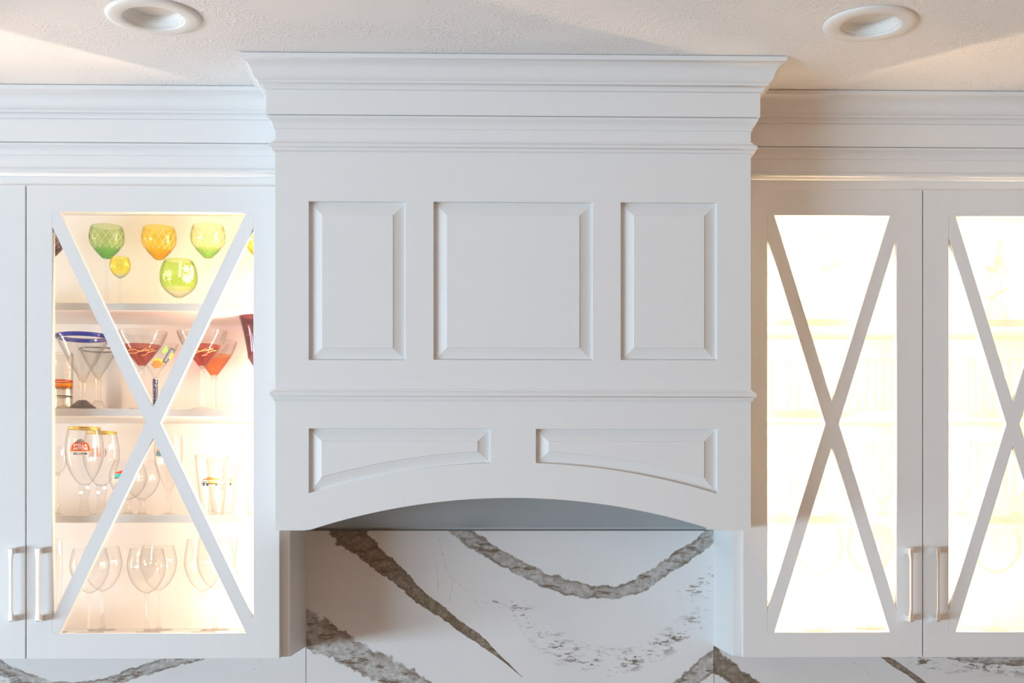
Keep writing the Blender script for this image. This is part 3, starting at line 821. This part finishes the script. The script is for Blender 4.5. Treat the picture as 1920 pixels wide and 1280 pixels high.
def speckled(nt, tint, edge):
    tc = N(nt, 'ShaderNodeTexCoord'); v = N(nt, 'ShaderNodeTexNoise'); v.inputs['Scale'].default_value = 160; nt.links.new(tc.outputs['Object'], v.inputs['Vector'])
    k = math_n(nt, 'MULTIPLY', math_n(nt, 'SUBTRACT', v.outputs[0], 0.58), 20.0, True)
    return mix_c(nt, k, tint, (0.8, 0.8, 0.8)), edge
m_navy, nt_, b_, _ = new_mat('speckled_navy_stem')
tc_ = N(nt_, 'ShaderNodeTexCoord'); v_ = N(nt_, 'ShaderNodeTexNoise'); v_.inputs['Scale'].default_value = 170; nt_.links.new(tc_.outputs['Object'], v_.inputs['Vector'])
nt_.links.new(mix_c(nt_, math_n(nt_, 'MULTIPLY', math_n(nt_, 'SUBTRACT', v_.outputs[0], 0.58), 20.0, True), (0.03, 0.05, 0.13), (0.7, 0.7, 0.72)), b_.inputs['Base Color'])
b_.inputs['Roughness'].default_value = 0.3
g.stem([(6, 765), (4.6, 750), (4.6, 730), (5, 715), (5.2, 710)], m_navy)
g.foot(20, M_STEM, rs=4)
g.decal([[(284, 686), (288, 679), (297, 678), (306, 683), (301, 690), (290, 692)]], M_ORANGE)
g.decal([[(282, 683), (291, 674), (304, 676), (306, 682), (297, 678.5), (288, 679.5)]], M_YELLOW)
g.decal([[(303, 680), (319, 654), (328, 656), (310, 682)]], M_DARK)
g.decal([[(306, 678), (319, 657), (325, 658), (310, 679.5)]], M_BLUEP, 0.0004)
g.decal([[(302, 662), (311, 650), (314, 660), (305, 668)]], M_GREENP)
g.decal([[(314, 672), (322, 660), (324, 664), (317, 674)]], M_YELLOW, 0.0005)
g = Glass('champagne_flute', 'dark purple trumpet-shaped flute by the right door stile', GM, 482, 3.30, SHL[1])
m_purple = thin_glass('purple_fluted_glass', (0.66, 0.47, 0.50), (0.36, 0.22, 0.30), refl=1.6)
g.simple([(0.5, 693), (6, 688), (12, 679), (17, 671), (17.5, 665), (19, 655), (25, 625), (30, 605), (34, 592)], 3.2, 22, m_purple, M_CLEAR)
def bands(rows):
    def fn(nt, tint, edge):
        tc = N(nt, 'ShaderNodeTexCoord'); sp = N(nt, 'ShaderNodeSeparateXYZ'); nt.links.new(tc.outputs['Object'], sp.inputs[0])
        c, e = tint, edge
        for z0, z1, col in rows:
            k = math_n(nt, 'MULTIPLY', math_n(nt, 'GREATER_THAN', sp.outputs[2], z0), math_n(nt, 'LESS_THAN', sp.outputs[2], z1))
            c = mix_c(nt, k, c, col); e = mix_c(nt, k, e, tuple(x*0.6 for x in col))
        return c, e
    return fn
g = Glass('tumbler', 'tall clear tumbler with orange and yellow bands behind a shot glass', None, 115, 3.37, SHL[1])
g.bowl([(0.5, 768), (18, 767.5), (20, 764), (21, 720), (22, 662)], thin_glass('banded_glass', (0.97, 0.965, 0.94), (0.62, 0.60, 0.55),
       bands([(g.z(716.5), g.z(713), (0.85, 0.35, 0.20)), (g.z(721), g.z(717.5), (0.98, 0.80, 0.25)), (g.z(727.5), g.z(721.5), (0.95, 0.62, 0.15))])), 0.002, base=0.006)
g = Glass('shot_glass', 'small clear shot glass with dark ring by the left door edge', None, 118, 3.305, SHL[1])
g.bowl([(0.5, 766), (15, 765.5), (16.5, 762), (16.5, 745), (17, 727)], M_GREYGLASS, 0.002, base=0.008)
g.ring(17, 743.5, 0.9, M_GREYFOOT, 'dark_ring')
g.ring(17, 727.5, 0.6, M_GREYFOOT, 'rim')

# --- third shelf: beer glasses
GB = 'beer glasses on the third shelf'
def chalice(px, dep, dy, lab, sc_=1.0, logo=True):
    g = Glass('beer_chalice', lab, GB, px, dep, SHL[2])
    g.bowl([(0.5, 909+dy*.3), (8*sc_, 908+dy*.3), (14*sc_, 903+dy*.3), (24*sc_, 888+dy*.5), (32*sc_, 868+dy*.6), (35*sc_, 848+dy*.8), (34*sc_, 828+dy*.9), (31*sc_, 812+dy), (29*sc_, 803+dy)], M_CLEAR)
    g.stem([(11, 957), (8, 948), (7, 938), (9.5, 926), (10.5, 916), (9, 907)], M_STEM, 8, False, 2)
    g.foot(24*sc_, M_STEM, 0.007, 9)
    g.ring(29*sc_, 803+dy, 1.5, M_GOLD, 'gold_rim')
    x, y = px, 845 + dy
    if logo:
        x = px - 6.5
        g.decal([[(x-19, y+3), (x-16, y-7), (x-12, y-13), (x-6, y-17), (x, y-15), (x+6, y-17), (x+12, y-13), (x+16, y-7), (x+19, y+3), (x+15, y+3), (x-15, y+3)]], M_TAN)
        g.decal([[(x-16.5, y+1.8), (x-15.5, y-7), (x-12, y-12.5), (x-6, y-15), (x+6, y-15), (x+12, y-12.5), (x+15.5, y-7), (x+16.5, y+1.8)]], M_RED, 0.0003)
        g.decal([[(x-8, y-14.5), (x-5, y-18.5), (x, y-20.5), (x+5, y-18.5), (x+8, y-14.5), (x, y-11.5)]], M_GREYP, 0.0004)
        g.text('STELLA', x, y-8.4, 5.0, 24, M_WHITE, 0.0007, 0.04)
        g.text('ARTOIS', x, y-2.4, 5.0, 25, M_WHITE, 0.0007, 0.04)
        g.text('BELGIUM', x, y+7.0, 3.9, 24, M_DARK, 0.0004, 0.03)
    return g
chalice(158, 3.26, 0, 'gold-rimmed beer chalice with red logo standing in front')
g = chalice(190, 3.365, 8, 'gold-rimmed beer chalice standing behind the red-logo one', 0.95, False)
g.decal([[(196, 841), (199, 846), (200, 850), (198, 856), (196, 860)]], M_GREYP)
g.decal([[(171, 842), (188, 840), (190, 858), (172, 858)]], flat_mat('print_faded_red', (0.75, 0.42, 0.38)))
g = Glass('wine_glass', 'slim clear stemmed glass at the left end of the third shelf', GB, 107, 3.30, SHL[2])
g.simple([(0.5, 890), (6, 887), (15, 875), (18, 860), (17, 845), (15, 835)], 3, 18, M_CLEAR, M_STEM)
g.ring(3.2, 888, 2.2, M_STEM, 'knop')
def snifter(px, dep, dy, lab, sc_=1.0):
    g = Glass('beer_snifter', lab, GB, px, dep, SHL[2])
    g.simple([(0.5, 937+dy), (10*sc_, 934+dy), (24*sc_, 922+dy), (33*sc_, 905+dy), (34*sc_, 890+dy), (29*sc_, 872+dy), (24*sc_, 862+dy)], 5, 24*sc_, M_CLEAR, M_STEM)
    return g
g = snifter(240, 3.265, 0, 'clear beer snifter with red and turquoise print behind the muntin')
x, y = 222, 890
g.decal([[(x-5, y-1), (x-2, y-5), (x+1, y-3.5), (x+4, y-6), (x+9, y-7), (x+8, y-1)]], M_RED)
g.decal([[(x-6, y), (x+8, y-0.5), (x+6, y+5), (x+2, y+6.5), (x-5, y+5)]], M_TEAL)
g.decal([[(x-7, y+6), (x-4, y+5.5), (x+2, y+7), (x+3, y+9), (x-3, y+8.5)]], M_DARK)
g = snifter(266, 3.36, 0, 'clear beer snifter with faint small print behind another snifter', 0.95)
g.decal([[(251, 896), (253, 893), (255, 898), (252, 900)], [(263, 897), (266, 892), (267, 898)]], M_GREYP)
g.decal([[(257, 891), (261, 890), (263, 893), (259, 895)]], M_ORANGE)
g = Glass('pilsner_glass', 'tall clear stemmed pilsner glass with dark teal print', GB, 316, 3.28, SHL[2])
g.simple([(0.5, 921), (5, 918), (12, 905), (22, 880), (26, 855), (26, 835), (25, 817)], 4, 20, M_CLEAR, M_STEM)
g.decal([[(294, 848), (298, 845), (302, 847), (325, 847), (330, 850), (331, 855), (294, 856)]], M_LEAD)
g.decal([[(294, 845), (297, 840), (303, 843), (312, 840), (322, 843), (328, 840), (331, 845), (325, 847), (302, 847)]], M_ORANGE)
g.decal([[(297, 857), (304, 856), (304, 858.5), (298, 859)]], M_GREYP)
def pint(px, dep, rim, lab, w0=20.0, w1=33.0):
    g = Glass('pint_glass', lab, GB, px, dep, SHL[2])
    yb = 992 - (SHL[2] - CAMZ) * F_PX / dep
    g.bowl([(0.5, yb-0.6), (w0-1, yb-0.7), (w0, yb-4), (w0 + (w1-w0)*.30, yb-30), (w0+(w1-w0)*.65, yb-68), (w1, rim)], M_CLEAR, 0.0022, base=0.010)
    return g
def locomotive(g, x0, x1, y):
    w = x1 - x0
    def q(a, b, c, d): return [(x0 + a*w, y + b), (x0 + c*w, y + b), (x0 + c*w, y + d), (x0 + a*w, y + d)]
    g.decal([q(0, 2.5, 1, 4.2)], M_DARK)
    g.decal([q(0.02, -2, 0.22, 2.5), q(0.72, -1, 0.97, 2.5)], M_GREYP)
    g.decal([q(0.25, -1.5, 0.7, 2.5)], M_TAN)
    g.decal([[(x0+w*a + 2.4*math.cos(t), y + 5.8 + 2.2*math.sin(t)) for t in np.linspace(0, 2*math.pi, 9)[:-1]] for a in (0.1, 0.24, 0.62, 0.76)], M_DARK)
    g.decal([[(x0 + 0.02*w, y-2.5), (x0+0.08*w, y-6), (x0+0.2*w, y-7), (x0+0.3*w, y-9.5), (x0+0.42*w, y-8), (x0+0.5*w, y-6), (x0+0.62*w, y-8), (x0+0.75*w, y-6.5), (x0+0.95*w, y-5), (x0+0.9*w, y-3), (x0+0.5*w, y-3.5)]], M_ORANGE)
g = pint(398, 3.27, 853, 'clear pint glass printed with an orange and black train')
locomotive(g, 379, 421, 904)
g = pint(417, 3.37, 862, 'clear pint glass half behind the one with the train print', 19, 30)
g.decal([[(429, 899), (432, 897), (434, 900), (433, 905), (430, 903)]], M_ORANGE)
g.decal([[(429, 906), (432, 905), (434, 909), (430, 911)]], M_DARK)
pint(487, 3.29, 848, 'clear pint glass cut off by the right door stile', 22, 31)

# --- cabinet floor: wine glasses
GW = 'clear wine glasses on the cabinet floor'
def wine(px, dep, dy, lab, sx=1.0, tall=0.0, shelf=Z4, group=GW, base=1113):
    g = Glass('wine_glass', lab, group, px, dep, shelf)
    b = base
    g.simple([(0.5, b+dy), (6, b-2+dy), (18*sx, b-10+dy), (30*sx, b-28+dy), (36*sx, b-51+dy), (34*sx, b-68+dy-tall*.6), (30*sx, b-85+dy-tall)], 3.2, 26, M_CLEAR, M_STEM)
    return g
g = Glass('champagne_flute', 'narrow clear champagne flute in the lower left corner of the cabinet', GW, 106, 3.29, Z4)
g.simple([(0.5, 1150), (4, 1141), (8, 1112), (11, 1070), (11, 1030), (9, 1009)], 3, 20, M_CLEAR, M_STEM)
wine(168, 3.27, 0, 'clear wine glass crossed by the lower left muntin, in front')
wine(192, 3.365, -4, 'clear wine glass behind the one on the lower left', 1.0)
wine(275, 3.27, 0, 'clear wine glass in the middle of the cabinet floor, in front')
wine(297, 3.365, -6, 'clear wine glass behind the middle one', 0.95)
wine(381, 3.27, -4, 'tall clear wine glass near the lower right muntin, in front', 0.97, 14)
wine(404, 3.365, -8, 'tall clear wine glass behind the one near the lower right muntin', 0.95, 14)
wine(470, 3.28, -5, 'clear wine glass at the lower right corner by the stile', 0.85, 12)

# --- right cabinet, nearly lost in the glare
GH = 'highball glasses in the bright cabinet'
def highball(px, lab, dep=3.29):
    g = Glass('highball_glass', lab, GH, px, dep, SHR[1])
    yb = 992 - (SHR[1] - CAMZ) * F_PX / dep
    g.bowl([(0.5, yb-.6), (16, yb-.8), (17, yb-6), (18, yb-50), (19.5, 673)], M_CLEAR, 0.002, base=0.010)
for px, lab in ((1464, 'clear highball glass at the left end of the bright cabinet'), (1512, 'clear highball glass second from left in the bright cabinet'),
                (1560, 'clear highball glass in the upper fork of the narrow door'), (1609, 'clear highball glass right of the narrow door crossing'),
                (1657, 'clear highball glass by the right stile of the narrow door'), (1800, 'clear highball glass at the left stile of the last door'),
                (1846, 'clear highball glass crossed by the muntin of the last door'), (1893, 'clear highball glass in the upper fork of the last door')):
    highball(px, lab)
GP = 'footed tall glasses in the bright cabinet'
def hurricane(px, lab, dep=3.29):
    g = Glass('hurricane_glass', lab, GP, px, dep, SHR[2])
    g.simple([(0.5, 944), (6, 942), (15, 930), (18, 915), (15, 890), (16, 860), (20, 829)], 5, 18, M_CLEAR, M_STEM)
for px, lab in ((1466, 'footed tall glass at the left of the bright third shelf'), (1512, 'footed tall glass crossed by the left lower muntin'),
                (1558, 'footed tall glass below the crossing of the narrow door'), (1607, 'footed tall glass crossed by the right lower muntin'),
                (1655, 'footed tall glass by the right stile on the bright third shelf'), (1802, 'footed tall glass at the left stile of the last door'),
                (1850, 'footed tall glass crossed by the lower muntin of the last door'), (1902, 'footed tall glass below the crossing of the last door')):
    hurricane(px, lab)
GR = 'balloon wine glasses in the bright cabinet'
wine(1535, 3.29, -37, 'balloon wine glass on the bright cabinet floor, narrow door', 1.25, 0, Z4, GR)
wine(1632, 3.36, -37, 'balloon wine glass at the back right of the bright cabinet floor', 1.2, 0, Z4, GR)
wine(1868, 3.29, -37, 'balloon wine glass on the bright cabinet floor, last door', 1.25, 0, Z4, GR)
M_CRYST = thin_glass('cut_crystal', (0.97, 0.96, 0.93), (0.70, 0.64, 0.50), refl=1.6)
M_AMBERC = thin_glass('amber_crystal', (0.97, 0.93, 0.84), (0.85, 0.74, 0.52), refl=1.6)
def figurine(px, lab, arms, tops):
    g = Glass('crystal_ornament', lab, 'crystal ornaments in the bright cabinet', px, 3.31, SHR[0], 'ornament')
    yb = 992 - (SHR[0] - CAMZ) * F_PX / 3.31
    lathe('body', spline(g.conv([(0.3, yb-.5), (26, yb-1), (24, yb-6), (13, yb-30), (9, 540), (14, 515), (15, 500), (9, 486), (7, 481)]), 3), M_CRYST, g.root, 14, False)
    if tops: lathe('head', spline(g.conv([(0.3, 482), (8, 480), (17, 468), (20, 455), (16, 441), (8, 435), (0.3, 433.5)]), 3), M_CRYST, g.root, 16, False)
    for (x0, y0, x1, y1, r, m) in arms:
        a = Vector(((x0-px)*g.k, 0, g.z(y0))); b = Vector(((x1-px)*g.k, -0.01, g.z(y1)))
        d = b - a; q = d.to_track_quat('Z', 'Y'); L = d.length; rr = r * g.k
        o = lathe('arm', spline([(0.0003, 0), (rr, L*.12), (rr*0.8, L*.6), (rr*0.9, L*.85), (0.0003, L)], 3), m, g.root, 10, False)
        o.location = a; o.rotation_euler = q.to_euler()
figurine(1556, 'clear crystal ornament with round top and short arms', [(1560, 505, 1514, 503, 4, M_AMBERC), (1562, 500, 1590, 470, 4, M_AMBERC), (1548, 560, 1512, 590, 5, M_CRYST)], True)
figurine(1868, 'clear crystal ornament with branching spikes and amber tips', [(1866, 505, 1876, 446, 4, M_AMBERC), (1868, 510, 1840, 500, 4, M_AMBERC), (1866, 560, 1842, 558, 4, M_AMBERC), (1866, 552, 1892, 540, 4, M_AMBERC), (1872, 505, 1886, 462, 3, M_CRYST)], False)
